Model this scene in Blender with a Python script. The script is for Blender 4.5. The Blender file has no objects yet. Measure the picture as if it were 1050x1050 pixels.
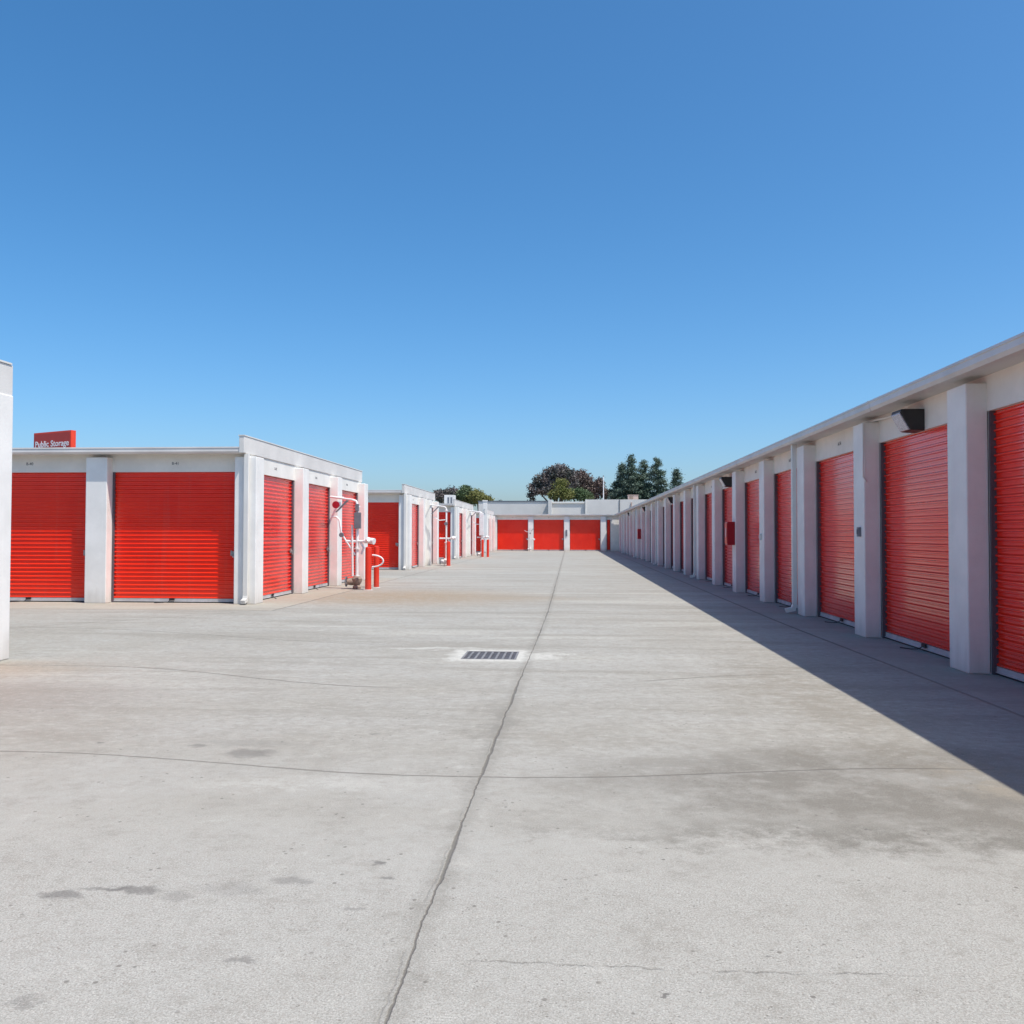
import bpy, math, random
from mathutils import Vector, Matrix
random.seed(7)
S = bpy.context.scene
COL = S.collection
PI = math.pi

# ------------------------------------------------------------------ camera
F, YAW, PIT, ROL, EYE = 894.7048, .0656, .0256, .0017, 1.2908
fwd0 = Vector((-math.sin(YAW), math.cos(YAW), 0)); r0 = Vector((math.cos(YAW), math.sin(YAW), 0))
fwd = fwd0*math.cos(PIT) + Vector((0, 0, 1))*math.sin(PIT)
up0 = -fwd0*math.sin(PIT) + Vector((0, 0, 1))*math.cos(PIT)
right = r0*math.cos(ROL) + up0*math.sin(ROL)
up = up0*math.cos(ROL) - r0*math.sin(ROL)
cd = bpy.data.cameras.new('camera'); cam = bpy.data.objects.new('camera', cd); COL.objects.link(cam)
m = Matrix((right, up, -fwd)).transposed().to_4x4(); m.translation = Vector((0, 0, EYE))
cam.matrix_world = m
cd.sensor_width = 36; cd.lens = 36*F/1050; cd.clip_start = .05; cd.clip_end = 3000
S.camera = cam

# ------------------------------------------------------------------ light
TO_SUN = Vector((1.68, -1.0, 3.70)).normalized()
W = bpy.data.worlds.new("World"); S.world = W; W.use_nodes = True
wn = W.node_tree; wn.nodes.clear()
sky = wn.nodes.new('ShaderNodeTexSky'); sky.sky_type = 'NISHITA'; sky.sun_disc = False
sky.sun_elevation = math.asin(TO_SUN.z); sky.sun_rotation = math.atan2(TO_SUN.x, TO_SUN.y)
sky.altitude = 0; sky.air_density = .9; sky.dust_density = 1.7; sky.ozone_density = 7
bg = wn.nodes.new('ShaderNodeBackground'); bg.inputs[1].default_value = .112
wo = wn.nodes.new('ShaderNodeOutputWorld')
hs = wn.nodes.new('ShaderNodeHueSaturation'); hs.inputs['Saturation'].default_value = 1.2; hs.inputs['Hue'].default_value = .493; hs.inputs['Value'].default_value = 1.27
wn.links.new(sky.outputs[0], hs.inputs['Color']); wn.links.new(hs.outputs[0], bg.inputs[0]); wn.links.new(bg.outputs[0], wo.inputs[0])
sd = bpy.data.lights.new('sun', 'SUN'); sd.energy = 3.9; sd.angle = math.radians(.53); sd.color = (1, .94, .855)
sun = bpy.data.objects.new('sun', sd); COL.objects.link(sun)
sun.rotation_euler = TO_SUN.to_track_quat('Z', 'Y').to_euler(); sun.location = (20, -20, 40)
S.view_settings.view_transform = 'Standard'; S.view_settings.look = 'None'
S.view_settings.exposure = 0.36; S.view_settings.gamma = 1

# ------------------------------------------------------------------ node expression helper
class NT:
    def __init__(s, name):
        s.m = bpy.data.materials.new(name); s.m.use_nodes = True; s.t = s.m.node_tree; s.t.nodes.clear()
        s.out = s.t.nodes.new('ShaderNodeOutputMaterial'); s.b = s.t.nodes.new('ShaderNodeBsdfPrincipled')
        s.t.links.new(s.b.outputs[0], s.out.inputs[0])
    def node(s, k): return s.t.nodes.new(k)
    def put(s, inp, v):
        if isinstance(v, X): s.t.links.new(v.s, inp)
        elif hasattr(v, 'is_output'): s.t.links.new(v, inp)
        else: inp.default_value = v
    def math(s, op, a, b=0., c=0.):
        n = s.node('ShaderNodeMath'); n.operation = op
        s.put(n.inputs[0], a); s.put(n.inputs[1], b); s.put(n.inputs[2], c)
        return X(s, n.outputs[0])
    def pos(s, kind='Position'):
        if kind == 'Position': v = s.node('ShaderNodeNewGeometry').outputs['Position']
        else: v = s.node('ShaderNodeTexCoord').outputs['Object']
        n = s.node('ShaderNodeSeparateXYZ'); s.t.links.new(v, n.inputs[0])
        return v, X(s, n.outputs[0]), X(s, n.outputs[1]), X(s, n.outputs[2])
    def vec(s, x, y, z=0.):
        n = s.node('ShaderNodeCombineXYZ'); s.put(n.inputs[0], x); s.put(n.inputs[1], y); s.put(n.inputs[2], z); return n.outputs[0]
    def noise(s, vec, scale, detail=4., rough=.55, dist=0.):
        n = s.node('ShaderNodeTexNoise'); s.put(n.inputs['Vector'], vec)
        n.inputs['Scale'].default_value = scale; n.inputs['Detail'].default_value = detail
        n.inputs['Roughness'].default_value = rough; n.inputs['Distortion'].default_value = dist
        return X(s, n.outputs[0])
    def voro(s, vec, scale, rnd=1.):
        n = s.node('ShaderNodeTexVoronoi'); s.put(n.inputs['Vector'], vec); n.inputs['Scale'].default_value = scale
        n.inputs['Randomness'].default_value = rnd
        return X(s, n.outputs['Distance']), n.outputs['Color']
    def ramp(s, v, lo, hi, a=0., b=1.):            # smooth map range, clamped
        n = s.node('ShaderNodeMapRange'); n.interpolation_type = 'SMOOTHSTEP'; n.clamp = True
        s.put(n.inputs[0], v); s.put(n.inputs[1], lo); s.put(n.inputs[2], hi); s.put(n.inputs[3], a); s.put(n.inputs[4], b)
        return X(s, n.outputs[0])
    def mix(s, f, a, b, mode='MIX'):
        n = s.node('ShaderNodeMix'); n.data_type = 'RGBA'; n.blend_type = mode
        s.put(n.inputs[0], f)
        for i, v in ((6, a), (7, b)):
            if isinstance(v, tuple): n.inputs[i].default_value = (*v, 1)
            else: s.put(n.inputs[i], v)
        return n.outputs[2]
    def grey(s, v): return s.vec(v, v, v)
    def bump(s, h, strength=.3, dist=.01):
        n = s.node('ShaderNodeBump'); n.inputs['Strength'].default_value = strength; n.inputs['Distance'].default_value = dist
        s.put(n.inputs['Height'], h); s.t.links.new(n.outputs[0], s.b.inputs['Normal'])
    def base(s, c):
        if isinstance(c, tuple): s.b.inputs['Base Color'].default_value = (*c, 1)
        else: s.put(s.b.inputs['Base Color'], c)
    def set(s, **k):
        for a, v in k.items(): s.put(s.b.inputs[a.replace('_', ' ')], v)
class X:
    def __init__(s, t, k): s.t, s.s = t, k
    def __add__(a, b): return a.t.math('ADD', a, b)
    __radd__ = __add__
    def __sub__(a, b): return a.t.math('SUBTRACT', a, b)
    def __rsub__(a, b): return a.t.math('SUBTRACT', b, a)
    def __mul__(a, b): return a.t.math('MULTIPLY', a, b)
    __rmul__ = __mul__
    def __truediv__(a, b): return a.t.math('DIVIDE', a, b)
    def abs(a): return a.t.math('ABSOLUTE', a)
    def min(a, b): return a.t.math('MINIMUM', a, b)
    def max(a, b): return a.t.math('MAXIMUM', a, b)
    def sqrt(a): return a.t.math('SQRT', a)

# ------------------------------------------------------------------ materials
def paint(name, col, rough=.5, var=.05, scale=3., bump=0., bscale=120., dirt=0., spec=.5, tint=None):
    n = NT(name); v, x, y, z = n.pos()
    a = n.noise(v, scale, 5, .6)
    c = n.mix(n.ramp(a, .3, .72), tuple(k*(1-var*1.6) for k in col), tuple(min(.95, k*(1+var)) for k in col))
    if dirt:
        g = n.noise(n.vec(x*9., y*9., z*1.1), 1., 4, .6)
        d = n.ramp(z + g*.5, .62, .18)*dirt
        d = d.max(n.ramp(g, .6, .85)*dirt*.45)
        c = n.mix(d, c, tint or (.33, .28, .22))
    n.base(c); n.set(Roughness=rough)
    n.b.inputs['Specular IOR Level'].default_value = spec
    if bump: n.bump(n.noise(v, bscale, 3, .6), bump, .004)
    return n.m

WHITE = paint('white_masonry_paint', (.81, .79, .74), .62, .045, 2.2, .5, 45, .36)
WALLW = paint('white_wall_paint', (.79, .765, .70), .65, .05, 2.0, .4, 50, .28)
GUTM = paint('gutter_paint', (.64, .615, .58), .45, .07, 1.4)
METALW = paint('white_metal_trim', (.72, .70, .65), .42, .05, 1.2, 0, 0, .12)
PARA = paint('parapet_stucco', (.66, .64, .60), .7, .05, 1.5, .4, 45, .12)
ROOFM = paint('roof_sheet', (.55, .55, .55), .6, .08, .8)
ALU = paint('aluminium_bar', (.50, .49, .49), .45, .1, 6)
STEEL = paint('galvanised_steel', (.42, .42, .41), .35, .12, 20); STEEL.node_tree.nodes['Principled BSDF'].inputs['Metallic'].default_value = .7
BLACK = paint('black_rubber', (.018, .018, .02), .6, .1, 8)
DARKM = paint('bronze_housing', (.022, .021, .022), .42, .1, 8)
REDP = paint('red_post_paint', (.68, .035, .012), .4, .06, 5, 0, 0, .1)
REDC = paint('shaded_red_enamel', (.36, .008, .018), .3, .05, 5)  # dark red with the shade of the cabinet's side put into it
SIGNR = paint('shaded_red_sign_panel', (.50, .035, .02), .45, .03, 2)  # sign red darkened to carry the shade on its front
SIGNE = paint('sunlit_red_sign_edge', (.72, .05, .015), .45, .03, 2)  # sign red brightened towards orange to carry sunlight on its side
LETW = paint('white_lettering', (.85, .85, .85), .5, .01, 2)
LETD = paint('grey_lettering', (.10, .10, .11), .6, .01, 2)
PIPEW = paint('white_pipe_paint', (.78, .77, .75), .4, .05, 9, 0, 0, .3, tint=(.35, .22, .14))
RUST = paint('rusty_iron', (.30, .22, .17), .8, .25, 14)
GREYBOX = paint('grey_electrical_box', (.16, .17, .19), .5, .08, 6)
TAN = paint('tan_unit_paint', (.52, .38, .32), .6, .1, 2)
WARE = paint('warehouse_stucco', (.60, .59, .56), .8, .05, .35)
WARED = paint('dark_coping', (.12, .14, .17), .5, .05, 1)
SOIL = paint('dry_soil', (.30, .25, .18), .95, .15, .2)
GRATE = paint('iron_grate', (.22, .215, .21), .6, .2, 14)
PIT = paint('drain_pit_shade', (.075, .075, .085), .9, .2, 14)  # dark tone stands in for the shade inside the drain
PATCH = paint('mortar_patch', (.44, .435, .41), .9, .16, 14, .5, 60)
BARK = paint('bark', (.12, .09, .07), .9, .2, 3)
n = NT('lamp_lens'); v, x, y, z = n.pos()
n.base(n.mix(n.ramp(n.noise(v, 90, 2), .4, .6), (.34, .32, .36), (.62, .60, .64))); n.set(Roughness=.2)
LENS = n.m

def door_paint():
    n = NT('red_roll_up_paint'); v, x, y, z = n.pos('Position')
    a = n.noise(v, .9, 4, .6)
    c = n.mix(n.ramp(a, .3, .7), (.86, .020, .004), (.95, .032, .007))
    d = n.ramp(z + n.noise(v, 4., 4)*.35, .52, .18, 0, .12)
    c = n.mix(d, c, (.50, .12, .07))
    oi = X(n, n.node('ShaderNodeObjectInfo').outputs['Random'])
    c = n.mix(n.ramp(oi, 0., 1., 0, .16), c, (.78, .045, .02))
    st = n.noise(n.vec(x*7., y*7., z*.5), 1., 4, .6)
    c = n.mix(n.ramp(st, .56, .75, 0, .10), c, (.62, .14, .10))
    n.base(c); n.set(Roughness=n.ramp(n.noise(v, .7, 3), .3, .7, .17, .26)); n.b.inputs['Specular IOR Level'].default_value = .45
    n.set(Coat_Weight=.7, Coat_Roughness=.13)
    return n.m
DOOR = door_paint()

def leafmat(name, a, b, c):
    n = NT(name); v, x, y, z = n.pos()
    k = n.mix(n.ramp(n.noise(v, .55, 3, .6), .36, .64), a, b)
    k = n.mix(n.ramp(n.noise(v, 3.2, 2, .6), .5, .72), k, c)
    n.base(k); n.set(Roughness=.6)
    n.b.inputs['Specular IOR Level'].default_value = .3
    try:
        n.b.inputs['Transmission Weight'].default_value = 0.
    except KeyError: pass
    return n.m
LEAF_OAK = leafmat('oak_leaves', (.075, .088, .072), (.15, .125, .12), (.20, .18, .17))
LEAF_RED = leafmat('bronze_leaves', (.12, .09, .08), (.18, .125, .11), (.21, .18, .14))
LEAF_YEL = leafmat('yellow_green_leaves', (.12, .14, .035), (.20, .20, .06), (.24, .23, .09))
LEAF_GRN = leafmat('green_leaves', (.07, .12, .05), (.11, .15, .07), (.16, .19, .09))
LEAF_PINE = leafmat('pine_needles', (.075, .125, .09), (.12, .165, .125), (.17, .21, .16))

def concrete():
    n = NT('concrete_paving'); v, x, y, z = n.pos()
    g = n.grey
    big = n.noise(v, .16, 5, .6); mid = n.noise(n.vec(x*.8, y*1.0, 3.), .9, 8, .68); fine = n.noise(v, 14., 5, .7)
    mott = n.noise(n.vec(x, y*1.1, 7.), 2.6, 8, .75)
    c = n.mix(n.ramp(big, .34, .66), (.375, .358, .325), (.425, .418, .395))
    c = n.mix(n.ramp(mid, .34, .68, 0, .75), c, (.445, .44, .425))
    c = n.mix(n.ramp(mott, .48, .70, 0, .55), c, (.31, .295, .268))
    # cooler, cleaner and more worn towards the entrance end
    near = n.ramp(y + (mid - .5)*1.6, 4.35, 2.9)
    c = n.mix(near*.6, c, (.475, .472, .458))
    # worn streaks across the drainage fall
    st = n.noise(n.vec(x*.22, y*1.5, 1.), 1.3, 6, .68, .5)
    c = n.mix(n.ramp(st, .47, .66, 0, .8)*n.ramp(y, 4.2, 7.), c, (.315, .30, .27))
    st2 = n.noise(n.vec(x*.16, y*1.1, 11.), 1.1, 6, .66, .7)
    c = n.mix(n.ramp(st2, .52, .70, 0, .8)*n.ramp(y, 4.5, 9.), c, (.52, .51, .475))
    sc = n.noise(n.vec(x*1.0, y*1.05, 19.), 5.5, 8, .78)
    c = n.mix(n.ramp(sc, .50, .66, 0, .55), c, (.31, .295, .27))
    c = n.mix(n.ramp(sc, .44, .32, 0, .45), c, (.56, .55, .525))
    wob = n.noise(n.vec(x, y, 2.), 1.4, 5, .65); w2 = n.noise(n.vec(x, y, 9.), 9., 4, .6)
    wx = x + (wob - .5)*.7 + (sc - .5)*1.3; wy = y + (n.noise(n.vec(x, y, 31.), 1.7, 6, .7) - .5)*.6 + (sc - .5)*.75
    def blob(cx, cy, rx, ry, lo=.55, hi=1.0, sx=None):
        dx = (wx - cx)/rx; dy = (wy - cy)/ry
        return n.ramp((dx*dx + dy*dy).sqrt(), hi, lo)
    brown = (.225, .212, .190); oil = (.115, .11, .108)
    br = mott
    c = n.mix(blob(1.95, 4.6, 2.2, 1.0, .45, 1.12)*n.ramp(br, .36, .58, .42, 1.), c, brown)
    c = n.mix(blob(1.45, 3.86, 1.7, .20, .2, 1.3)*n.ramp(sc, .38, .58, .15, .7), c, (.18, .17, .15))
    c = n.mix(blob(1.9, 5.35, 1.0, .45, .1, 1.1)*.6*n.ramp(sc, .42, .60), c, (.175, .16, .135))
    c = n.mix(blob(2.0, 7.4, .75, 2.6, .2, 1.3)*n.ramp(sc, .36, .60, .1, .65), c, (.27, .245, .205))
    c = n.mix(blob(2.35, 4.8, .45, .45, .2, 1.3)*.45*n.ramp(br, .42, .58), c, (.50, .44, .35))
    c = n.mix(blob(.3, 5.6, 1.6, .5, .2, 1.2)*n.ramp(br, .40, .60, .1, .45), c, (.30, .28, .245))
    c = n.mix(blob(-1.3, 4.45, .7, .14, .2, 1.3)*n.ramp(sc, .4, .6, .15, .55), c, (.60, .595, .57))
    c = n.mix(blob(-3.9, 5.6, 2.0, .9, .2, 1.3)*n.ramp(br, .38, .60, .1, .5), c, (.30, .275, .245))
    # mortar patch round the drain
    e1 = ((x - (-0.835000)).abs()/0.287500).max((y - 9.310000).abs()/0.300000) + (w2 - .5)*.5 + (sc - .5)*.9
    c = n.mix(n.ramp(e1, 1.75, 1.12)*.85, c, (.70, .695, .67))
    c = n.mix(blob(-1.55, 9.85, .62, .10, .3, 1.3)*.7, c, (.62, .615, .59))
    c = n.mix(blob(-.38, 9.25, .34, .34, .4, 1.2)*.85, c, (.64, .635, .61))
    c = n.mix(blob(-4.7, 6.6, 1.7, .9, .2, 1.2)*.55, c, (.285, .255, .235))
    c = n.mix(blob(-5.6, 8.0, 1.2, .6, .2, 1.2)*.5, c, (.42, .35, .27))
    c = n.mix(blob(-3.4, 17.8, 3.0, 2.6, .2, 1.3)*n.ramp(sc, .34, .6, .5, 1.), c, (.35, .27, .185))
    c = n.mix(blob(-1.0, 17.6, 1.8, .6, .2, 1.3)*.35, c, (.36, .29, .21))
    c = n.mix(blob(-.5, 6.0, .16, .9, .1, 1.3)*.42, c, (.20, .19, .175))
    # aggregate
    d1, _ = n.voro(v, 55.)
    agg = n.ramp(d1, .27, .12)*n.ramp(n.noise(v, 13., 3, .7), .50, .60)
    c = n.mix(agg*near.max(.2)*.7, c, (.17, .155, .14))
    pep = n.noise(v, 150., 3, .8); pep2 = n.noise(n.vec(x, y, 5.), 260., 2, .8); pep3 = n.noise(n.vec(x, y, 8.), 42., 5, .8)
    g1 = near.max(.5)
    c = n.mix(n.ramp(pep, .50, .66, 0, .75)*g1, c, n.mix(.62, c, (.08, .075, .07)))
    c = n.mix(n.ramp(pep2, .50, .66, 0, .6)*g1, c, (.26, .25, .235))
    c = n.mix(n.ramp(pep, .47, .34, 0, .65)*g1, c, n.mix(.55, c, (.95, .94, .92)))
    pep4 = n.noise(n.vec(x*.7, y, 28.), 17., 6, .8)
    c = n.mix(n.ramp(pep4, .49, .62, 0, .42)*n.ramp(y, 3.5, 6.), c, (.27, .255, .23))
    c = n.mix(n.ramp(pep4, .47, .36, 0, .30)*n.ramp(y, 3.5, 6.), c, (.60, .59, .56))
    pit, _ = n.voro(n.vec(x, y, 3.), 17.)
    c = n.mix(n.ramp(pit, .17, .09)*n.ramp(n.noise(v, 3.2, 3, .7), .50, .60)*.75, c, (.15, .14, .13))
    c = n.mix(n.ramp(pep3, .50, .62, 0, .45)*near.max(.35), c, (.30, .285, .26))
    c = n.mix(n.ramp(fine, .50, .72, 0, .4), c, (.31, .30, .275))
    # oil spots (unwarped enough to stay small)
    ox = x + (w2 - .5)*.20; oy = y + (n.noise(n.vec(x, y, 14.), 11., 4, .6) - .5)*.13
    def spot(cx, cy, rx, ry, k=.8):
        nonlocal c
        dx = (ox - cx)/rx; dy = (oy - cy)/ry
        c = n.mix(n.ramp((dx*dx + dy*dy).sqrt() + (fine - .5)*1.3, 1.25, .45)*(k*.9), c, oil)
    for a in [(-1.80, 3.04, .075, .04, .62), (-1.58, 3.10, .12, .03, .62), (-1.70, 3.10, .12, .015, .45), (-1.40, 3.06, .06, .045, .3), (-1.22, 3.13, .14, .06, .22),
              (-1.03, 3.22, .09, .035, .42), (-.755, 3.42, .04, .02, .75), (-.68, 3.27, .035, .018, .6), (-.74, 3.0, .05, .02, .4),
              (-1.87, 5.06, .17, .10, .5), (-2.25, 5.22, .06, .05, .5), (-1.95, 5.3, .35, .10, .2), (-.97, 2.62, .045, .02, .5), (-1.5, 2.35, .05, .03, .35),
              (-1.27, 5.6, .03, .02, .6), (1.32, 3.95, .02, .015, .7), (-2.9, 5.25, .05, .02, .6), (.25, 2.5, .018, .012, .8), (.62, 2.75, .01, .008, .7)]:
        spot(*a)
    # joints: world-space lines with a wandering edge
    jn = (n.noise(n.vec(x, y, 21.), 2.2, 6, .7) - .5); jf = (n.noise(n.vec(x, y, 23.), 14., 4, .7) - .5)
    def line(dist, w, soft=1.9):
        return n.ramp(dist.abs(), w*soft, w*.5)
    # main lengthwise joint, drifting from x=-.48 to -.3
    jx = x + .485 - n.ramp(y, 2., 16.)*.13 + jn*.05 + jf*.014
    wide = n.ramp(n.noise(n.vec(0., y, 4.), .9, 3), .38, .66, .003, .009)
    J = line(jx, wide)
    J2 = line(jx + .022 + jn*.03 + jf*.02, .0035)*n.ramp(n.noise(n.vec(x, y, 33.), 1.6, 3), .46, .60)*.3
    halo = line(jx + jf*.08, .05, 1.8)*.22
    # crosswise joints bending to the valley
    ax = (x + .55).abs()
    t1 = y - 4.66 - n.ramp(ax, .2, 2.6, 0, .34) + jn*.03 + jf*.012
    T1 = line(t1, .007)*n.ramp((x - 2.35), .1, -.3)
    t2 = y - 7.3 - n.ramp((x + 1.2).abs(), .2, 3.4, 0, .96) + jn*.09 + jf*.02
    T2 = line(t2, .013)*n.ramp(n.noise(n.vec(x, y, 12.), .8, 3), .38, .5)*n.ramp(x, 3.0, 1.2)*.8
    t3 = y - 10.1 - n.ramp((x + 2.0)*-1., -.2, 5.0, 0, 1.45) + jn*.09
    T3 = line(t3, .014)*n.ramp(x, -1.9, -2.4)*.6
    T4 = line(y - 14.3 + jn*.12, .016)*n.ramp(n.noise(n.vec(x, y, 12.), .5, 3), .40, .52)*n.ramp(x, 3.05, 2.95)*.6
    T5 = line((y - 20.4 + jn*.16), .02)*n.ramp(x, 3.05, 2.95)*.5
    T6 = line((y - 27. + jn*.16), .03)*n.ramp(x, 3.05, 2.95)*.5
    dg = line((x + 5.05) - (y - 14.6)*.82 + jn*.25, .02)*n.ramp(y, 14.8, 14.3)*n.ramp(y, 10.5, 11.6)*.55     # diagonal crack from the left corner
    hc = line(y - 2.66 + jn*.09 + jf*.05, .003)*n.ramp(x, -.5, -.3)*n.ramp(n.noise(n.vec(x, y, 17.), 4.6, 3), .46, .60)*.6
    # apron joints
    AR = line(x - 3.10 - n.ramp(y, 5., 14., .14, 0) + jf*.03, .014)
    AL1 = line(y - 14.45 + jn*.1, .016)*n.ramp(x, -5.0, -5.15)
    AL2 = line(x + 4.98 + jn*.12, .016)*n.ramp(y, 14.3, 14.5)*.8
    allj = J.max(J2*.8).max(T1*.85).max(T2).max(T3).max(T4).max(T5).max(T6).max(dg).max(hc).max(AR).max(AL1).max(AL2)
    c = n.mix(halo*n.ramp(sc, .35, .6, .5, 1.6), c, (.22, .21, .19))
    c = n.mix(allj*.8, c, (.16, .15, .135))
    # aprons: paler, a little tan
    apl = n.ramp(x, -4.99, -5.03)*n.ramp(y, 14.4, 14.5)*n.ramp(y, 25.6, 25.4)
    c = n.mix(apl*n.ramp(mid, .3, .7, .2, .6), c, (.45, .40, .33))
    apr = n.ramp(x, 3.12, 3.22)
    c = n.mix(apr*.35, c, (.42, .40, .37))
    c = n.mix(1.0, c, (.845, .84, .785), 'MULTIPLY')
    n.base(c); n.set(Roughness=.88)
    n.b.inputs['Specular IOR Level'].default_value = .3
    n.bump(n.noise(v, 60., 4, .7)*.5 + fine*.4 + mott*.6 - allj*2.2 - agg*.3 + pep*.5, .55, .006)
    return n.m
CONC = concrete()

# ------------------------------------------------------------------ mesh helper
class MB:
    def __init__(s): s.v = []; s.f = []
    def box(s, x0, x1, y0, y1, z0, z1):
        k = len(s.v)
        s.v += [(x0,y0,z0),(x1,y0,z0),(x1,y1,z0),(x0,y1,z0),(x0,y0,z1),(x1,y0,z1),(x1,y1,z1),(x0,y1,z1)]
        s.f += [tuple(k+i for i in q) for q in ((0,3,2,1),(4,5,6,7),(0,1,5,4),(1,2,6,5),(2,3,7,6),(3,0,4,7))]
        return s
    def prism(s, prof, axis, a, b):       # prof: 2D points; axis 'x': (y,z) extruded along x ; 'y': (x,z); 'z': (x,y)
        k = len(s.v); n = len(prof)
        for t in (a, b):
            for p, q in prof:
                s.v.append((t, p, q) if axis == 'x' else ((p, t, q) if axis == 'y' else (p, q, t)))
        for i in range(n):
            j = (i+1) % n; s.f.append((k+i, k+j, k+n+j, k+n+i))
        s.f.append(tuple(k+i for i in range(n))[::-1]); s.f.append(tuple(k+n+i for i in range(n)))
        return s
    def tube(s, pts, r, seg=12, cap=True):
        pts = [Vector(p) for p in pts]; rs = r if isinstance(r, (list, tuple)) else [r]*len(pts)
        k0 = len(s.v); ref = None
        for i, p in enumerate(pts):
            d = (pts[min(i+1, len(pts)-1)] - pts[max(i-1, 0)]).normalized()
            if ref is None: ref = Vector((0,0,1)) if abs(d.z) < .9 else Vector((1,0,0))
            a = d.cross(ref).normalized(); b = a.cross(d).normalized(); ref = b
            for j in range(seg):
                t = 2*PI*j/seg; s.v.append(tuple(p + (a*math.cos(t) + b*math.sin(t))*rs[i]))
        for i in range(len(pts)-1):
            for j in range(seg):
                q = (j+1) % seg; s.f.append((k0+i*seg+j, k0+(i+1)*seg+j, k0+(i+1)*seg+q, k0+i*seg+q))
        if cap:
            s.f.append(tuple(k0+j for j in range(seg))); e = k0+(len(pts)-1)*seg
            s.f.append(tuple(e+j for j in range(seg))[::-1])
        return s
    def lathe(s, prof, c=(0,0,0), seg=16):    # prof (r,z) about z
        k = len(s.v)
        for r, z in prof:
            for j in range(seg):
                t = 2*PI*j/seg; s.v.append((c[0]+r*math.cos(t), c[1]+r*math.sin(t), c[2]+z))
        for i in range(len(prof)-1):
            for j in range(seg):
                q = (j+1) % seg; s.f.append((k+i*seg+j, k+i*seg+q, k+(i+1)*seg+q, k+(i+1)*seg+j))
        s.f.append(tuple(k+j for j in range(seg))[::-1]); e = k+(len(prof)-1)*seg; s.f.append(tuple(e+j for j in range(seg)))
        return s
    def mesh(s, name, mat, smooth=False):
        me = bpy.data.meshes.new(name); me.from_pydata(s.v, [], s.f); me.materials.append(mat)
        if smooth:
            me.polygons.foreach_set('use_smooth', [True]*len(me.polygons))
            try: me.set_sharp_from_angle(angle=math.radians(40))
            except Exception: pass
        me.update(); return me
def link(name, me, parent=None, mat4=None, bevel=0):
    o = bpy.data.objects.new(name, me); COL.objects.link(o)
    if parent: o.parent = parent
    if mat4 is not None: o.matrix_local = mat4
    if bevel:
        b = o.modifiers.new('bevel', 'BEVEL'); b.width = bevel; b.segments = 2; b.limit_method = 'ANGLE'
    return o
def build(mb, name, mat, parent=None, mat4=None, smooth=False, bevel=0):
    return link(name, mb.mesh(name, mat, smooth), parent, mat4, bevel)
def tag(o, label=None, cat=None, group=None, kind=None):
    if label: o['label'] = label
    if cat: o['category'] = cat
    if group: o['group'] = group
    if kind: o['kind'] = kind
    return o
def empty(name, loc, label, cat, group=None):
    o = bpy.data.objects.new(name, None); o.location = loc; o.empty_display_size = .3; COL.objects.link(o)
    return tag(o, label, cat, group)
def T(x, y, z=0): return Matrix.Translation((x, y, z))
def RZ(a): return Matrix.Rotation(a, 4, 'Z')
def text(body, size, mat, name, parent, m4, extrude=.002, width=None, bold=0):
    cu = bpy.data.curves.new('text', 'FONT'); cu.body = body; cu.size = size; cu.extrude = extrude; cu.align_x = 'CENTER'
    cu.resolution_u = 3; cu.offset = bold
    t = bpy.data.objects.new('text', cu); COL.objects.link(t)
    dg = bpy.context.evaluated_depsgraph_get(); dg.update()
    me = bpy.data.meshes.new_from_object(t.evaluated_get(dg)); bpy.data.objects.remove(t)
    me.materials.clear(); me.materials.append(mat)
    if width:
        xs = [q.co.x for q in me.vertices]; k = width/(max(xs)-min(xs))
        for q in me.vertices: q.co.x *= k
    return link(name, me, parent, m4 @ Matrix.Rotation(PI/2, 4, 'X'))

# ------------------------------------------------------------------ ground
g = MB(); g.v = [(-700,-300,-.006),(700,-300,-.006),(700,1500,-.006),(-700,1500,-.006)]; g.f = [(0,1,2,3)]
tag(build(g, 'ground', SOIL), 'dry soil ground beyond the storage yard', None, None, 'structure')
DX, DY, DW, DH = -.835, 9.31, .575, .60          # drain centre and size
g = MB()
xs = [-45, DX-DW/2, DX+DW/2, 30]; ys = [-12, DY-DH/2, DY+DH/2, 84]
for i in range(3):
    for j in range(3):
        if i == 1 and j == 1: continue
        k = len(g.v); g.v += [(xs[i],ys[j],0),(xs[i+1],ys[j],0),(xs[i+1],ys[j+1],0),(xs[i],ys[j+1],0)]; g.f.append((k,k+1,k+2,k+3))
tag(build(g, 'pavement', CONC), 'pale weathered concrete yard with joints and stains', None, None, 'structure')

# storm drain with slotted grate
dr = empty('storm_drain', (DX, DY, 0), 'square iron grate drain set in the concrete beside the long joint', 'drain')
b = MB(); x0, x1, y0, y1 = -DW/2, DW/2, -DH/2, DH/2
b.box(x0-.004, x1+.004, y0-.004, y1+.004, -.0058, -.0052)
build(b, 'pit', PIT, dr)  # thin dark sheet painted as shade below the bars
b = MB(); t = .022
b.box(x0, x1, y0, y0+t, -.005, .003).box(x0, x1, y1-t, y1, -.005, .003).box(x0, x0+t, y0+t, y1-t, -.005, .003).box(x1-t, x1, y0+t, y1-t, -.005, .003)
build(b, 'frame', GRATE, dr)
for i in range(7):
    cx = x0 + DW*(i+1)/8
    build(MB().box(cx-.011, cx+.011, y0+t, y1-t, -.004, .0015), 'grate_bar', GRATE, dr)
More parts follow.
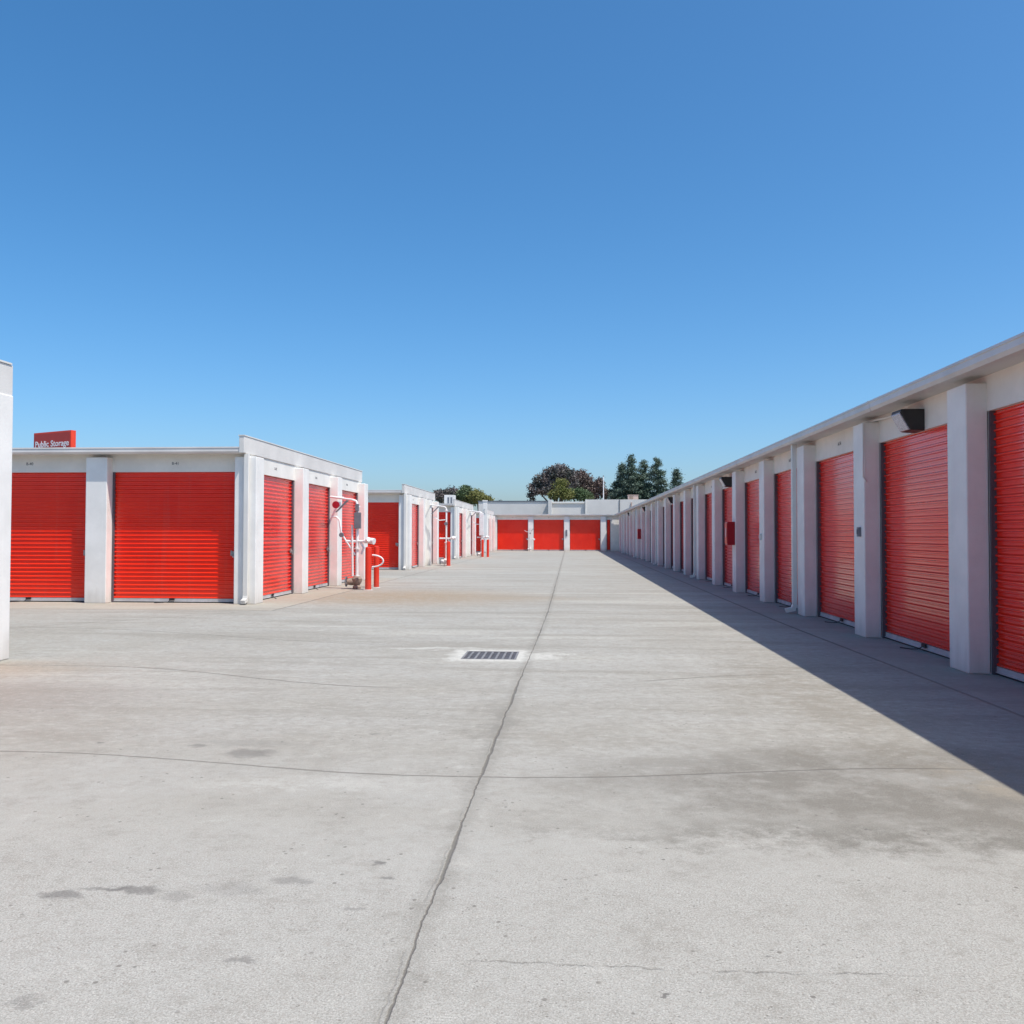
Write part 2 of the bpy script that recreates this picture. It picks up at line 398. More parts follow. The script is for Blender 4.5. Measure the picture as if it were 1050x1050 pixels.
# ------------------------------------------------------------------ storage building kit (facade faces local -Y, u = +X)
PW, PD, REC = .41, .195, .065                       # pillar width, depth, door recess
ZD, ZP, ZW = 2.45, 2.715, 2.80                    # door top, pillar top, wall top
def pillar_mesh():
    b = MB()
    b.box(0, PW, 0, PD+.02, 0, ZP)
    return b.mesh('pillar', WHITE)
PILLAR = pillar_mesh()
_door = {}
def door_meshes(w):
    w = round(w, 2)
    if w in _door: return _door[w]
    b = MB(); p = .0775; zs = []; z = .078
    while z < ZD - .001:
        for dz, dy in ((0, 0), (.005, -.015), (.010, -.0225), (.022, -.0225), (.033, -.007), (.038, -.001), (.055, -.001), (.058, -.006), (.065, -.006), (.069, 0)):
            if z+dz <= ZD: zs.append((z+dz, dy))
        z += p
    zs.append((ZD, 0))
    n = 1
    for zz, dy in zs:
        b.v += [(0.01, PD+REC+dy, zz), (w-.01, PD+REC+dy, zz)]
    for i in range(len(zs)-1):
        b.f.append((2*i, 2*i+1, 2*i+3, 2*i+2))
    # closed back so the curtain is a solid sheet
    k = len(b.v); yb = PD+REC+.012
    b.v += [(0.01, yb, zs[0][0]), (w-.01, yb, zs[0][0]), (w-.01, yb, ZD), (.01, yb, ZD)]
    b.f.append((k, k+3, k+2, k+1)); b.f.append((0, k, k+1, 1))
    cur = b.mesh('roll_up_door', DOOR)
    y = PD+REC
    bar = MB().box(.012, w-.012, y-.022, y+.01, .020, .078); bar.box(.012, w-.012, y-.032, y-.022, .020, .030)
    bar = bar.mesh('bottom_bar', ALU)
    seal = MB().box(.012, w-.012, y-.012, y+.008, .0, .020).mesh('rubber_seal', BLACK)
    rail = MB().box(.001, .032, PD+.012, y-.002, 0, ZD-.002).mesh('guide_rail', GUIDE)
    _door[w] = (cur, bar, seal, rail); return _door[w]
GUIDE = paint('dark_guide_rail', (.11, .085, .10), .5, .1, 5)
def latch_mesh():
    b = MB(); y = PD+REC-.02
    b.box(-.055, .055, y-.012, y, -.035, .035).box(-.02, .075, y-.026, y-.012, -.012, .012)
    b.box(-.045, -.02, y-.03, y-.012, -.05, .05)
    return b.mesh('latch', STEEL, False)
LATCH = latch_mesh()
def padlock_mesh():
    b = MB(); y = PD+REC-.06
    b.lathe([(.001,-.02),(.026,-.018),(.028,0),(.026,.018),(.001,.02)], (0, y, -.06), 12)
    b.tube([(-.015,y,-.045),(-.015,y,-.02),(0,y,-.008),(.015,y,-.02),(.015,y,-.045)], .005, 6)
    return b.mesh('padlock', STEEL, True)
LOCK = padlock_mesh()
def pull_mesh():
    b = MB(); y = PD+REC-.035
    b.box(-.05, .05, y-.018, y, .045, .085)
    b.tube([(-.03,y-.01,.05),(-.05,y-.06,.02),(-.12,y-.10,.012),(-.2,y-.13,.010),(-.26,y-.17,.010)], .006, 6)
    return b.mesh('pull_handle', BLACK, False)
PULL = pull_mesh()
GUT = [(.10,2.885),(-.15,2.885),(-.152,2.862),(-.143,2.855),(-.147,2.80),(-.120,2.765),(-.02,2.765),(-.02,2.80),(.10,2.80)]
def gutter_mesh(a0, a1):
    b = MB(); L = a1-a0; n = max(1, round(L/8.5)); 
    for i in range(n):
        s0 = a0+L*i/n; s1 = a0+L*(i+1)/n
        b.prism(GUT, 'x', s0 + (.003 if i else 0), s1)
        if i: b.prism([(y*1.0-.004 if y < 0 else y, z + (.003 if z > 2.85 else -.003)) for y, z in GUT], 'x', s0-.03, s0+.03)
    b.box(a0+.002, a1-.002, -.02, PD+.005, 2.785, 2.798)       # soffit
    return b.mesh('gutter', GUTM)
def downspout(parent, M, a, y=-.003, w=.085):
    b = MB()
    b.box(a, a+w, y-.07, y, .16, 2.765)
    b.prism([(y-.07,.16),(y,.16),(y-.03,.05),(y-.17,.02),(y-.19,.085),(y-.085,.11)], 'x', a, a+w)
    return build(b, 'downspout', METALW, parent, M, bevel=.004)

def facade(root, origin, rz, length, pillars, doors, gutter=True, spouts=(), numbers=None, latch=True, gut_ext=(0, 0), letters=None, spout_y=-.003):
    """pillars: list of a0; doors: list of (a0,a1). local frame -> relative to root"""
    M = T(origin[0]-root.location.x, origin[1]-root.location.y) @ RZ(rz)
    for a in pillars:
        link('pillar', PILLAR, root, M @ T(a, 0), bevel=.012)
    for i, (a0, a1) in enumerate(doors):
        w = a1-a0; cur, bar, seal, rail = door_meshes(w)
        d = link('roll_up_door', cur, root, M @ T(a0, 0))
        link('bottom_bar', bar, d); link('rubber_seal', seal, d); link('guide_rail', rail, d); link('guide_rail', rail, d, T(w-.033, 0))
        if latch and w > 1:
            l = link('latch', LATCH, d, T(w-.10, 0, .93))
            link('padlock', LOCK, d, T(w-.10+.02, 0, .93))
            link('pull_handle', PULL, d, T(w*.5+.05*(i % 3-1), 0, 0))
        if letters and w > 1:
            text(letters(i), .075, LETD, 'unit_number', root, M @ T((a0+a1)/2, PD-.001, 2.585))
    if gutter:
        link('gutter', gutter_mesh(-gut_ext[0], length+gut_ext[1]), root, M)
    for a in spouts: downspout(root, M, a, spout_y)
    return M
def wall_mb(b, M, length, doors):
    """lintel + jambs, in root-relative coordinates"""
    def bx(x0, x1, y0, y1, z0, z1):
        t = MB().box(x0, x1, y0, y1, z0, z1); k = len(b.v)
        b.v += [tuple(M @ Vector(p)) for p in t.v]; b.f += [tuple(k+i for i in f) for f in t.f]
    bx(0, length, PD, PD+REC+.06, ZD, ZW)
    e = 0
    for a0, a1 in sorted(doors)+[(length, length)]:
        if a0-e > .005: bx(e, a0, PD, PD+REC+.06, 0, ZD)
        e = a1
def bays(a0, n, pitch, first_pillar=True):
    pl = [a0+i*pitch for i in range(n+1)]
    return pl, [(p+PW, p+pitch) for p in pl[:-1]]

P = 2.84
XL = 5.745
# ------------------------------------------------------------------ right row
YN = 8.41 - 5*P                                 # near end, behind the camera
YFAR = 68.6
L = YFAR - YN
rowR = empty('storage_building', (3.705, YN, 0), 'long shaded row of red storage units along the right side of the lane', 'storage building')
# facade local a = YFAR - Y ; pillar near corner at Y -> spans Y..Y+PW -> a = YFAR-Y-PW
ysn = [8.41 + i*P for i in range(-5, 21)]
pl = [YFAR - y - PW for y in ysn]
drs = [(YFAR - (y+P), YFAR - (y+PW)) for y in ysn[:-1]]
MR = facade(rowR, (3.705, YFAR), -PI/2, L, pl, drs, spouts=[YFAR-(8.41+i*P)-PW-.094 for i in (-2, 2, 6, 10, 14, 18)], gut_ext=(0, .15), spout_y=.0,
            letters=lambda i: 'A-%02d' % (60-i))
b = MB(); wall_mb(b, MR, L, drs)
b.box(PD+REC+.06, 9.2, 0, L, 0, ZW-.002)
build(b, 'wall', WALLW, rowR)
build(MB().box(.10, 9.3, -.10, L-.02, 2.801, 2.87), 'roof', ROOFM, rowR)
# small boxes on pillars
for y, z in ((11.25, 1.33), (17.0, 1.25)):
    bb = MB().box(-.035, 0, .12, .19, z-.06, z+.06).box(-.045, -.035, .14, .17, z-.03, z+.03)
    build(bb, 'switch_box', GREYBOX if y < 12 else METALW, rowR, T(0, y-YN), bevel=.004)
bb = MB(); bb.tube([(-.012, 11.25-YN-.012, 2.70), (-.012, 11.25-YN-.014, 2.3), (-.02, 11.25-YN-.03, 2.16), (-.012, 11.25-YN-.012, 2.02), (.03, 11.25-YN-.012, 1.96)], .009, 6)
bb.tube([(.10, 11.4-YN, 2.735), (.14, 10.9-YN, 2.72), (.16, 10.2-YN, 2.70)], .014, 8)
build(bb, 'conduit', METALW, rowR, smooth=True)

# ------------------------------------------------------------------ left blocks
def left_block(y0, lane_pl, lane_drs, y1, nfront, label, front=True, letters=None, spout=True, extra_w=0, para_top=3.10, front_spouts=()):
    root = empty('storage_building', (-XL, y0, 0), label, 'storage building', 'storage blocks on the left of the lane')
    Ln = y1-y0
    if front:
        build(MB().box(-PW, 0, 0, PW, 0, ZP), 'pillar', WHITE, root, bevel=.012); lane_pl = lane_pl[1:]
    M1 = facade(root, (-XL, y0), PI/2, Ln, lane_pl, lane_drs, gutter=False, letters=(lambda i: letters(i+20)) if letters else None)
    b = MB(); wall_mb(b, M1 @ T(PD, 0), Ln-PD, [(a-PD, c-PD) for a, c in lane_drs])
    Wd = nfront*P + PW
    if front:
        pl = [Wd-PW-i*P for i in range(nfront+1)]
        dd = [(p-P+PW, p) for p in pl[:-1]]
        M2 = facade(root, (-XL-Wd, y0), 0, Wd, pl[1:], dd, gut_ext=(0, -.24), letters=letters, spouts=front_spouts or ([Wd-.21] if spout else []))
        wall_mb(b, M2, Wd-PD-REC-.061, dd)
        b.box(-Wd+.001, -PD-REC-.061, PD+REC+.06, Ln, 0, ZW-.002)
    else:
        b.box(-Wd, -PD-REC-.061, 0, Ln, 0, ZW-.002)
    build(b, 'wall', WALLW, root)
    build(MB().box(-Wd, -PD-.10, .10 if front else 0, Ln+.05, 2.801, 2.87), 'roof', ROOFM, root)
    a0 = -.16 if front else 0
    po = 0 if front else PD-.03
    build(MB().box(-PD-.075+po, -PD+.02+po, a0, Ln+.01-(0 if front else .01), 2.772 if front else 2.70, para_top-.02), 'parapet', PARA, root, bevel=.006)
    build(MB().box(-PD-.085+po, -PD+.03+po, a0-.01, Ln+.02-(0 if front else .05), para_top-.018, para_top), 'coping', METALW, root)
    return root
# near-left block: only the last metre shows
yl = 8.65
pl0 = [.0+i*P for i in range(5)]
left_block(yl-4*P-PW, pl0, [(p+PW, p+P) for p in pl0[:-1]], yl, 5, 'white block end at the left edge of the photo, nearest of the left blocks', front=False, para_top=3.05)
# first block
p1, d1 = bays(0, 3, P)
left_block(15.69, p1, d1, 15.69+3*P+PW, 9, 'low left block with wide front doors and the red pylon sign above its roof',
           letters=lambda i: 'B-%d' % (41-i if i < 20 else 22+i))
# second
left_block(31.2, [0, 3.0, 4.6, 6.6], [(.41, 3.0), (5.01, 6.6)], 31.2+7.01, 7, 'second block on the left, behind the pair of red bollards with the white loop',
           letters=lambda i: 'C-%d' % (31-i if i < 20 else 12+i))
left_block(45.0, [0, 3.3, 5.3, 8.2], [(.41, 3.3), (5.71, 8.2)], 53.61, 6, 'third block on the left with a rooftop unit above it',
           letters=lambda i: 'D-%d' % (31-i if i < 20 else 12+i))
r4 = left_block(61.6, [0, 2.84, 5.6], [(.41, 2.84), (3.25, 5.6)], 68.3, 5, 'farthest small block on the left joining the end row, tall white post at its corner',
           letters=lambda i: 'E-%d' % (31-i if i < 20 else 12+i))
build(MB().box(-.36, -.06, -.13, -.005, 0, 3.62).box(-.39, -.03, -.16, .02, 3.62, 3.70), 'corner_post', WHITE, r4, bevel=.01)

# ------------------------------------------------------------------ end row across the lane
XF0 = -18.0
rowF = empty('storage_building', (XF0, YFAR, 0), 'end row with three sunlit red doors closing off the lane', 'storage building')
# door spans measured in X
dsp = [(-5.70, -3.24), (-2.82, -.42), (.03, 2.44)]
dF = [(a-XF0, c-XF0) for a, c in dsp]
plF = [x-XF0 for x in (-6.11, -3.235, -.41-.0, 2.45)]
narrow = [(2.93-XF0, 3.22-XF0)]
MF = facade(rowF, (XF0, YFAR), 0, 3.99-XF0, plF, dF+narrow, letters=lambda i: 'F-%d' % (i+1), gut_ext=(0, -.45))
b = MB(); wall_mb(b, MF, 3.99-XF0, dF+narrow)
b.box(0, 30.5, PD+REC+.06, 9, 0, ZW-.002)
build(b, 'wall', WALLW, rowF)
build(MB().box(0, 30.5, .10, 9.1, 2.801, 2.87), 'roof', ROOFM, rowF)
build(MB().box(17.72, 17.84, -.05, 0, 1.15, 1.65), 'switch_box', GREYBOX, rowF, bevel=.004)

# ------------------------------------------------------------------ warehouse behind
wh = empty('warehouse', (0, 90, 0), 'tall pale concrete warehouse wall rising behind the end row', 'warehouse')
build(MB().box(-9.4, -2.15, 0, 14, 0, 4.66), 'wall_panel', WARE, wh)
build(MB().box(-9.45, -2.16, -.06, .2, 4.663, 4.76), 'coping', WARED, wh)
build(MB().box(-2.15, -1.78, -1.5, 14, 0, 4.80), 'buttress', WARE, wh, bevel=.02)
build(MB().box(-1.78, 1.66, .12, 14, 0, 4.64), 'wall_panel', WARE, wh)
build(MB().box(-1.75, 1.63, .0, .118, 4.50, 4.67), 'coping', METALW, wh)
xx = 1.68
for k, w in enumerate((3.5, 3.6, 6.0, 6.5, 6.5)):
    build(MB().box(xx, xx+w-.03, -.1, 14, 0, 4.88), 'wall_panel', WARE, wh); xx += w
build(MB().box(1.64, 1.78, -.16, -.105, 0, 4.89), 'pilaster', METALW, wh)
build(MB().box(6.30, 6.40, -.2, -.105, 0, 4.6), 'downspout', TAN, wh)
build(MB().box(5.10, 5.16, -.16, -.105, 0, 4.86), 'panel_joint', GREYBOX, wh)
wl = empty('light_pole', (3.62, 93, 0), 'thin white light pole rising above the warehouse wall', 'light pole')
build(MB().tube([(0,0,0),(0,0,7.45)], [.07,.045], 10), 'pole', PIPEW, wl, smooth=True)
build(MB().lathe([(.07,7.45),(.07,7.53),(.02,7.56)], seg=10), 'cap', GREYBOX, wl)
hv = empty('rooftop_unit', (6.65, 92, 4.88), 'pinkish tan rooftop air unit on the warehouse in front of the conifers', 'air conditioner')
build(MB().box(-.52, .52, -.5, .5, 0, .52), 'housing', TAN, hv, bevel=.02)
build(MB().box(-.40, -.02, -.512, -.501, .12, .42), 'vent_grille', RUST, hv)
build(MB().box(-.56, .56, -.54, .54, .521, .56), 'cap', TAN, hv)
h2 = empty('rooftop_unit', (-7.08, 51.5, 2.87), 'grey boxy rooftop unit with dark louvres on the third left block', 'air conditioner')
build(MB().box(-.30, .30, -.35, .35, .05, .74), 'housing', METALW, h2, bevel=.015)
for k in range(2): build(MB().box(-.10+.18*k, .00+.18*k, -.362, -.351, .15, .6), 'vent_grille', GREYBOX, h2)
build(MB().box(-.28, .28, -.3, .3, 0, .05), 'base_rail', STEEL, h2)

# ------------------------------------------------------------------ pylon sign
sg = empty('pylon_sign', (-29.61, 50, 0), 'red pylon sign with sunlit orange edges and white lettering peeking over the nearest left block', 'sign')
MS = RZ(math.radians(-25))
W_, T_ = 3.62, .32
build(MB().box(-W_, -.0, .0, T_, 5.2, 7.46), 'cabinet', SIGNE, sg, MS, bevel=.01)
build(MB().box(-W_+.04, -.04, -.02, -.001, 5.24, 7.36), 'face_panel', SIGNR, sg, MS)
build(MB().box(-W_*.75, -W_*.75+.25, .04, .28, 0, 5.2).box(-W_*.25-.25, -W_*.25, .04, .28, 0, 5.2), 'post', GREYBOX, sg, MS)
text('Public Storage', .52, LETW, 'lettering', sg, MS @ T(-W_/2, -.024, 6.56), .004, 3.25, .008)

# ------------------------------------------------------------------ flood lights on right row
def wall_lamp(y, label):
    r = empty('wall_lamp', (3.705+PD, y, 2.56), label, 'flood light', 'flood lights along the right row')
    prof = [(0,.12),(-.25,.12),(-.26,.095),(-.15,-.11),(-.0,-.12)]     # (x out, z)
    b = MB(); b.prism(prof, 'y', -.14, .14); build(b, 'housing', DARKM, r, bevel=.006)
    # lens lies on the sloping outer face
    a, c = Vector((-.26,.085)), Vector((-.153,-.105)); d = (c-a).normalized(); nn = Vector((d.y, -d.x)) 
    if nn.x > 0: nn = -nn
    p = [a+nn*.002, a+nn*.014+d*.01, c+nn*.014-d*.01, c+nn*.002]
    b = MB(); b.prism([(q.x, q.y) for q in p], 'y', -.125, .125); build(b, 'lens', LENS, r)
    b = MB(); b.tube([(-.10,.12,.125),(-.10,.14,.155),(-.06,.35,.165)], .012, 8); build(b, 'conduit', METALW, r, smooth=True)
    return r
for y, l in ((9.98, 'black wedge shaped flood light over the first full red door on the right'),
             (21.34, 'black flood light on the right row, just beyond the nearer red extinguisher cabinet'),
             (32.7, 'third black flood light down the right row, between the two red cabinets'),
             (44.06, 'small black flood light just before the farther red cabinet'),
             (55.4, 'tiny black flood light farthest down the right row')):
    wall_lamp(y, l)

def cabinet(y, label):
    r = empty('extinguisher_cabinet', (3.705, y, 1.06), label, 'extinguisher cabinet', 'red cabinets on the right row pillars')
    build(MB().box(-.17, 0, -.14, .14, 0, .52), 'case', REDC, r, bevel=.006)  # case colour darkened as shade, door kept bright
    build(MB().box(-.18, -.171, -.12, .12, .03, .49), 'door', REDP, r)
    build(MB().box(-.186, -.181, -.06, .06, .18, .38), 'window', LENS, r)
    return r
cabinet(19.98, 'red fire extinguisher cabinet on a white pillar, the nearer and larger one')
cabinet(45.6, 'small red fire extinguisher cabinet far down the right row')

# ------------------------------------------------------------------ bollards
def bollard(x, y, label, h=1.0, r=.072):
    e = empty('bollard', (x, y, 0), label, 'bollard', 'red steel bollards beside the pipes')
    build(MB().lathe([(r,0),(r,h-.05),(r*.93,h-.02),(r*.6,h-.004),(.004,h)], seg=20), 'post', REDP, e, smooth=True)
    build(MB().lathe([(r+.045,0),(r+.04,.006),(r+.002,.012)], seg=20), 'base_collar', PATCH, e, smooth=True)
    return e
bollard(-4.64, 19.95, 'red bollard in front with the white looped pipe, near the first left block')
bollard(-4.66, 20.90, 'red bollard just behind the one with the white loop', 1.0, .066)
bollard(-4.88, 35.1, 'red bollard by the second left block, nearer to the lane', 1.0, .08)
bollard(-5.08, 35.75, 'red bollard tucked behind another one at the second left block', 1.0, .08)
bollard(-4.86, 48.8, 'thin red bollard by the third left block, left one of that pair', 1.0, .07)
bollard(-4.56, 48.8, 'thin red bollard by the third left block, right one of that pair', 1.0, .07)
# looped pipe
lp = MB(); pts = []
for k in range(13):
    t = -PI/2 + PI*k/12; pts.append((.02+.26*math.cos(t), 0, .13*math.sin(t)*1.05))
lp.tube(pts, .018, 10)
o = build(lp, 'looped_pipe', PIPEW, smooth=True); o.location = (-4.57, 19.95, .67)
tag(o, 'white half loop of pipe curving off the front red bollard', 'pipe')

# ------------------------------------------------------------------ fire risers
def riser(x, y, label, top=2.15, wall=(-.75, 1.2), variant=0):
    r = empty('fire_riser', (x, y, 0), label, 'pipework', 'white fire riser pipes beside the left blocks')
    rr = .034 if variant != 2 else .055
    b = MB(); b.tube([(0,0,.30),(0,0,top-.12),(-.03,.0,top-.03),(-.12,.0,top)] + [(wall[0], wall[1]*.15, top+.08), (wall[0]+.02, wall[1], top+.10)], [rr, rr]+[rr*.75]*5, 14)
    build(b, 'standpipe', PIPEW, r, smooth=True)
    b = MB()
    for z in (.30, .95, top-.16): b.lathe([(rr+.035, z-.015),(rr+.035, z+.015)], seg=14)
    build(b, 'flange', PIPEW, r, smooth=False)
    # valve body at the foot
    b = MB(); b.lathe([(.09,0),(.10,.05),(.07,.10),(.11,.16),(.12,.24),(.08,.30)], seg=16)
    b.tube([(-.02,0,.16),(-.14,-.02,.17),(-.22,-.02,.17)], [.07,.085,.07], 12)
    build(b, 'valve_body', RUST if variant == 0 else PIPEW, r, smooth=True)
    b = MB()
    for k in range(12):
        t0, t1 = 2*PI*k/12, 2*PI*(k+1)/12
        b.tube([(-.25, .11*math.cos(t0)-.02, .17+.11*math.sin(t0)), (-.25, .11*math.cos(t1)-.02, .17+.11*math.sin(t1))], .012, 6)
    b.tube([(-.25,-.13,.17),(-.25,.09,.17)], .009, 6).tube([(-.25,-.02,.06),(-.25,-.02,.28)], .009, 6)
    build(b, 'handwheel', GREYBOX, r, smooth=True)
    # twin inlet head on a side arm
    za = 1.12
    b = MB(); b.tube([(-.28,.0,za),(0,.0,za),(.20,-.03,za)], .032, 10)
    b.tube([(.18,-.03,za),(.30,-.03,za+.02),(.42,-.07,za+.0)], [.05,.068,.075], 14).tube([(.20,.0,za),(.30,-.12,za+.05)], [.04,.055], 12)
    b.tube([(.08,.0,za-.02),(.16,-.02,za-.16),(.10,-.02,za-.30)], .028, 10)
    build(b, 'inlet_head', PIPEW, r, smooth=True)
    if variant == 0:
        build(MB().box(-.06, .10, -.09, -.02, 1.42, 1.80).box(-.03, .05, -.10, -.02, 1.83, 2.0), 'control_box', GREYBOX, r, bevel=.008)
        b = MB(); b.tube([(-.62,.0,1.70),(-.5,-.02,1.70),(-.42,-.03,1.62),(-.38,-.03,1.35),(-.34,-.02,1.25),(-.05,0,.80)], .022, 10)
        b.tube([(-.10,-.02,.3),(-.12,-.02,1.5)], .026, 10)
        build(b, 'drain_pipe', PIPEW, r, smooth=True)
        b = MB(); b.tube([(-.50,-.02,1.98),(-.50,-.08,1.98)], .085, 18); build(b, 'alarm_bell', REDC, r, smooth=False)
        b = MB(); b.tube([(-.36,-.04,1.27),(-.36,-.09,1.27)], .055, 14); build(b, 'gauge', GREYBOX, r)
    else:
        b = MB(); b.tube([(0,-.05,1.72),(0,-.13,1.72)], .07, 14); build(b, 'gauge', GREYBOX, r)
        b = MB(); b.tube([(-.55,.2,2.0),(-.30,.05,1.86),(-.03,0,1.88)], .02, 8); build(b, 'drain_pipe', PIPEW, r, smooth=True)
    if variant == 2:
        build(MB().box(-.14, .10, -.14, .02, 1.22, 2.5), 'control_box', PIPEW, r, bevel=.02)
    b = MB(); b.prism([(wall[0]-.01,top-.28),(wall[0]+.03,top-.28),(wall[0]+.34,top+.02),(wall[0]+.28,top+.03)], 'y', wall[1]*.5-.02, wall[1]*.5+.02)
    build(b, 'bracket', GREYBOX, r)
    return r
riser(-4.99, 20.30, 'white fire riser pipes with a rusty valve at the foot, by the first left block', 2.10, (-.70, 1.3), 0)
riser(-5.02, 35.45, 'white fire riser pipe bending over at the second left block', 2.42, (-.70, 1.0), 1)
riser(-4.95, 49.3, 'white fire riser with a tall white box at the third left block', 2.55, (-.72, 1.6), 2)
rs = riser(-3.05, 68.25, 'small white riser pipe on the end row, between its left two doors', 2.2, (.05, .35), 1); rs.scale = (.85, .85, .8)

# ------------------------------------------------------------------ trees
def foliage(blobs, count, size, mat, name, parent, flat=0.):
    """blobs: (cx,cy,cz, rx,ry,rz). clumps sit mostly near the blob's skin; each clump is many small leaf faces"""
    v = []; f = []; tot = sum(b[3]*b[4]+b[5]*b[3] for b in blobs)
    for (cx, cy, cz, rx, ry, rz) in blobs:
        n = int(count*(rx*ry+rz*rx)/tot/14)
        for _ in range(n):
            d = Vector((random.gauss(0,1), random.gauss(0,1), random.gauss(0,1))).normalized()
            rad = random.uniform(.35, 1.0)**.5*random.choice((1., 1., 1.08))
            c = Vector((cx+d.x*rx*rad, cy+d.y*ry*rad, cz+d.z*rz*rad)); cr = random.uniform(.14, .42)*min(rx, rz)**.5*.8
            for _ in range(random.randint(8, 20)):
                p = c + Vector((random.gauss(0,cr), random.gauss(0,cr), random.gauss(0,cr*.7)))
                a = Vector((random.gauss(0,1), random.gauss(0,1), random.gauss(0,1))).normalized()
                q = a.cross(Vector((random.gauss(0,1), random.gauss(0,1), random.gauss(0,1)))).normalized()
                s = size*random.uniform(.55, 1.3); k = len(v)
                v += [tuple(p-a*s), tuple(p+q*s*.45), tuple(p+a*s), tuple(p-q*s*.45)]; f.append((k,k+1,k+2,k+3))
    me = bpy.data.meshes.new(name); me.from_pydata(v, [], f); me.materials.append(mat)
    return link(name, me, parent)
def broadleaf(x, y, blobs, mat, label, count=9000, size=.17, trunk_h=4, group=None):
    r = empty('broadleaf_tree', (x, y, 0), label, 'tree', group)
    b = MB(); b.tube([(0,0,0),(.1,0,trunk_h*.5),(0,.1,trunk_h)], [.32,.25,.2], 10)
    for (cx, cy, cz, rx, ry, rz) in blobs[:8]:
        mid = Vector((cx*.45, cy*.45, trunk_h+(cz-trunk_h)*.45))
        b.tube([(0,.05,trunk_h*.9), tuple(mid), (cx,cy,cz), (cx+rx*.3,cy,cz+rz*.5)], [.16,.11,.06,.02], 7)
    build(b, 'trunk', BARK, r, smooth=True)
    foliage(blobs, count, size, mat, 'crown', r); return r
def conifer(x, y, h, w, label, z0=1.5, count=7000, seed=1):
    random.seed(seed)
    r = empty('conifer_tree', (x, y, 0), label, 'tree', 'conifers behind the warehouse')
    b = MB(); b.tube([(0,0,0),(0,0,h*.6),(.05,0,h*.97)], [.26,.15,.03], 8)
    v = []; f = []; z = z0
    while z < h:
        t = (z-z0)/(h-z0); L = w*1.75*(1-t)**.72*random.uniform(.75,1.2)+.14
        nb = 5 if t < .8 else 4
        for k in range(nb):
            if random.random() < .12: continue
            an = random.uniform(0, 2*PI); l = L*random.uniform(.6, 1.15)
            tip = Vector((math.cos(an)*l, math.sin(an)*l, z - l*random.uniform(-.15,.28)))
            b.tube([(0,0,z), tuple(tip)], [.045*(1-t)+.012,.01], 5, False)
            ns = int(l*62*(count/7000))+16
            for _ in range(ns):
                u = random.uniform(.15, 1.05); p = Vector((0,0,z)).lerp(tip, u) + Vector((random.gauss(0,.2), random.gauss(0,.2), random.gauss(0,.14)))
                a = Vector((random.gauss(0,1), random.gauss(0,1), random.gauss(0,.7))).normalized()
                q = a.cross(Vector((random.gauss(0,1), random.gauss(0,1), 1))).normalized(); s = random.uniform(.07,.17); k2 = len(v)
                v += [tuple(p-a*s), tuple(p+q*s*.4), tuple(p+a*s), tuple(p-q*s*.4)]; f.append((k2,k2+1,k2+2,k2+3))
        z += random.uniform(.16, .3)
    build(b, 'trunk', BARK, r)
    me = bpy.data.meshes.new('crown'); me.from_pydata(v, [], f); me.materials.append(LEAF_PINE); link('crown', me, r)
    return r
TY = 120
random.seed(11)
def B(x, z, rx, rz, x0, ry=None): return (x-x0, random.uniform(-.8,.8), z, rx, ry or rx, rz)
x0 = -1.8
broadleaf(x0, TY, [B(-4.6,7.6,1.0,.9,x0), B(-3.7,8.7,1.2,.9,x0), B(-2.5,9.4,1.3,1.1,x0), B(-1.4,9.9,1.2,1.0,x0), B(-.2,9.4,1.1,1.1,x0), B(-1.5,8.0,1.4,1.2,x0), B(-3.2,7.3,1.1,.6,x0), B(.3,8.2,.9,1.2,x0), B(-5.2,6.5,.6,.5,x0)],
          LEAF_OAK, 'large dark oak with a broad domed crown behind the warehouse', 12500, .17, 4.5, 'oaks behind the warehouse')
x0 = 2.6
broadleaf(x0, TY+2, [B(1.5,9.1,1.0,1.2,x0), B(2.3,8.8,.9,.9,x0), B(2.9,7.9,.8,.9,x0), B(1.4,7.8,1.0,.9,x0), B(4.1,8.0,.75,1.0,x0), B(5.0,7.0,.8,.7,x0), B(3.4,7.0,.9,.8,x0)],
          LEAF_RED, 'bronze brown tree on the right flank of the big dark oak', 9500, .16, 4.2, 'oaks behind the warehouse')
x0 = -1.0
broadleaf(x0, 108, [B(-1.15,6.9,.7,1.0,x0), B(-.3,6.2,.8,.6,x0), B(-1.9,6.2,.7,.5,x0), B(-.9,7.6,.45,.5,x0)], LEAF_YEL, 'small yellow green tree in front of the dark oak', 6000, .12, 4)
x0 = 1.0
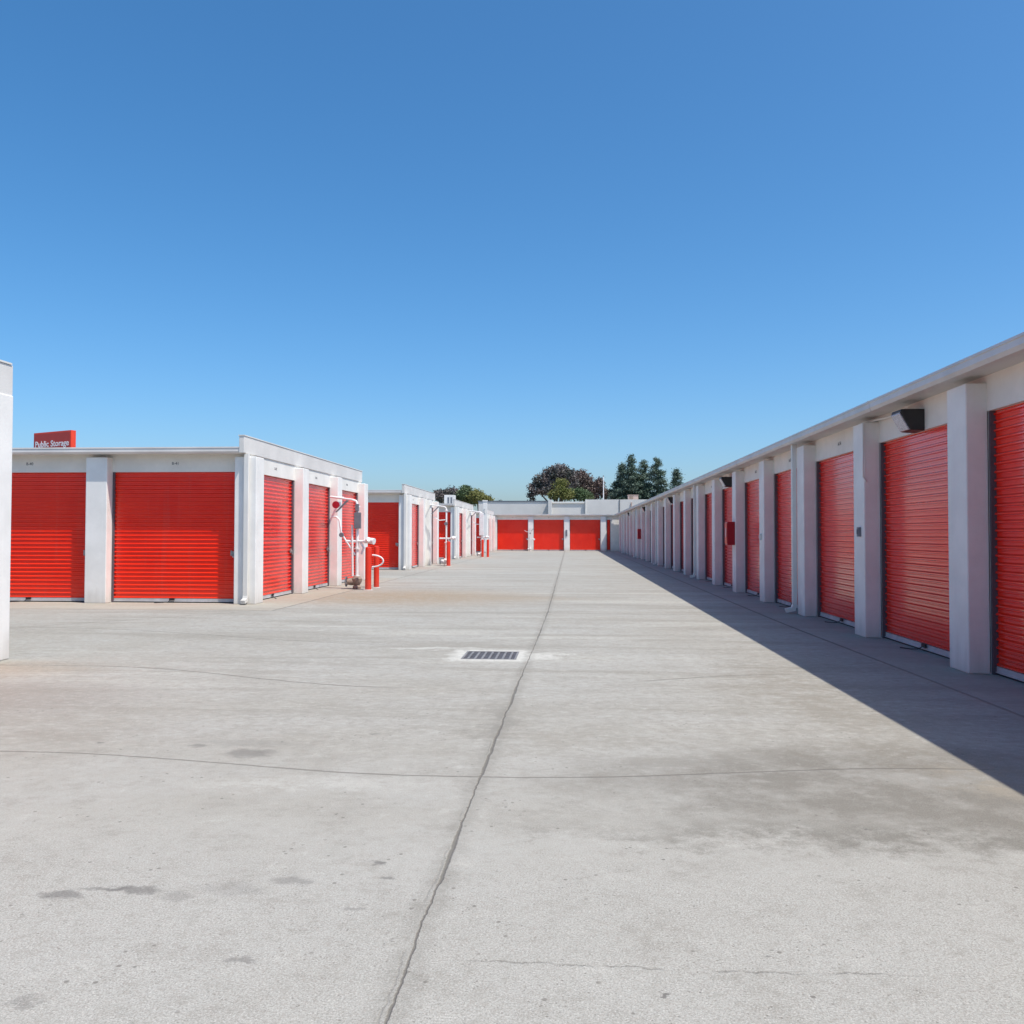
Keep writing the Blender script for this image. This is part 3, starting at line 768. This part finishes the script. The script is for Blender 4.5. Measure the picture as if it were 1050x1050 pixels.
broadleaf(x0, 110, [B(.4,6.4,.8,.6,x0), B(1.5,6.3,.9,.65,x0), B(2.3,6.1,.6,.5,x0)], LEAF_GRN, 'low green bushy tree peeking over the middle of the warehouse wall', 5000, .12, 4)
conifer(8.5, TY, 12.15, 1.75, 'tallest conifer in the cluster, second from its left', 3.0, 8500, 3)
conifer(7.3, TY+2, 11.1, 1.5, 'slim conifer leaning on the left side of the tallest one', 2.5, 7500, 4)
conifer(10.2, TY+1, 11.5, 1.5, 'narrow conifer in the middle of the cluster, right of the tallest one', 2.5, 7500, 5)
conifer(11.95, TY, 11.75, 1.75, 'conifer closing the right side of the cluster', 2.5, 8000, 6)
conifer(9.4, TY+3, 9.6, 1.9, 'shorter conifer filling the gap inside the cluster', 2, 7500, 8)
conifer(6.5, TY+2, 8.6, 1.5, 'low dark conifer at the left foot of the cluster', 2, 6500, 10)
conifer(14.6, TY, 10.2, 1.25, 'lone small conifer apart on the right, above the row roof', 2, 6500, 9)
random.seed(21)
x0 = -14.4
broadleaf(x0, TY, [B(-14.3,6.9,.9,.9,x0), B(-13.6,6.2,1.0,.8,x0), B(-15.0,6.2,.9,.8,x0), B(-14.2,7.5,.5,.45,x0)], LEAF_GRN, 'rounded green tree top above the second left block roof', 7500, .15, 4, 'trees over the left blocks')
x0 = -12.2
broadleaf(x0, TY-2, [B(-12.6,6.5,.8,.7,x0), B(-11.9,6.1,.9,.6,x0), B(-11.1,5.9,.7,.5,x0)], LEAF_YEL, 'olive yellow tree top between the left blocks and the warehouse', 6000, .14, 4, 'trees over the left blocks')
x0 = -17.3
broadleaf(x0, TY+4, [B(-17.0,7.1,1.2,.8,x0), B(-18.6,7.0,1.0,.6,x0), B(-16.2,6.7,.8,.8,x0), B(-18.0,6.4,1.0,.7,x0)], LEAF_OAK, 'dark low tree top half hidden by the second left block parapet', 7500, .15, 4, 'trees over the left blocks')
x0 = -9.6
broadleaf(x0, TY+6, [B(-10.0,5.6,.6,.5,x0), B(-9.0,5.5,.8,.4,x0)], LEAF_OAK, 'tiny dark tree tip just left of the warehouse', 2500, .13, 3.5)
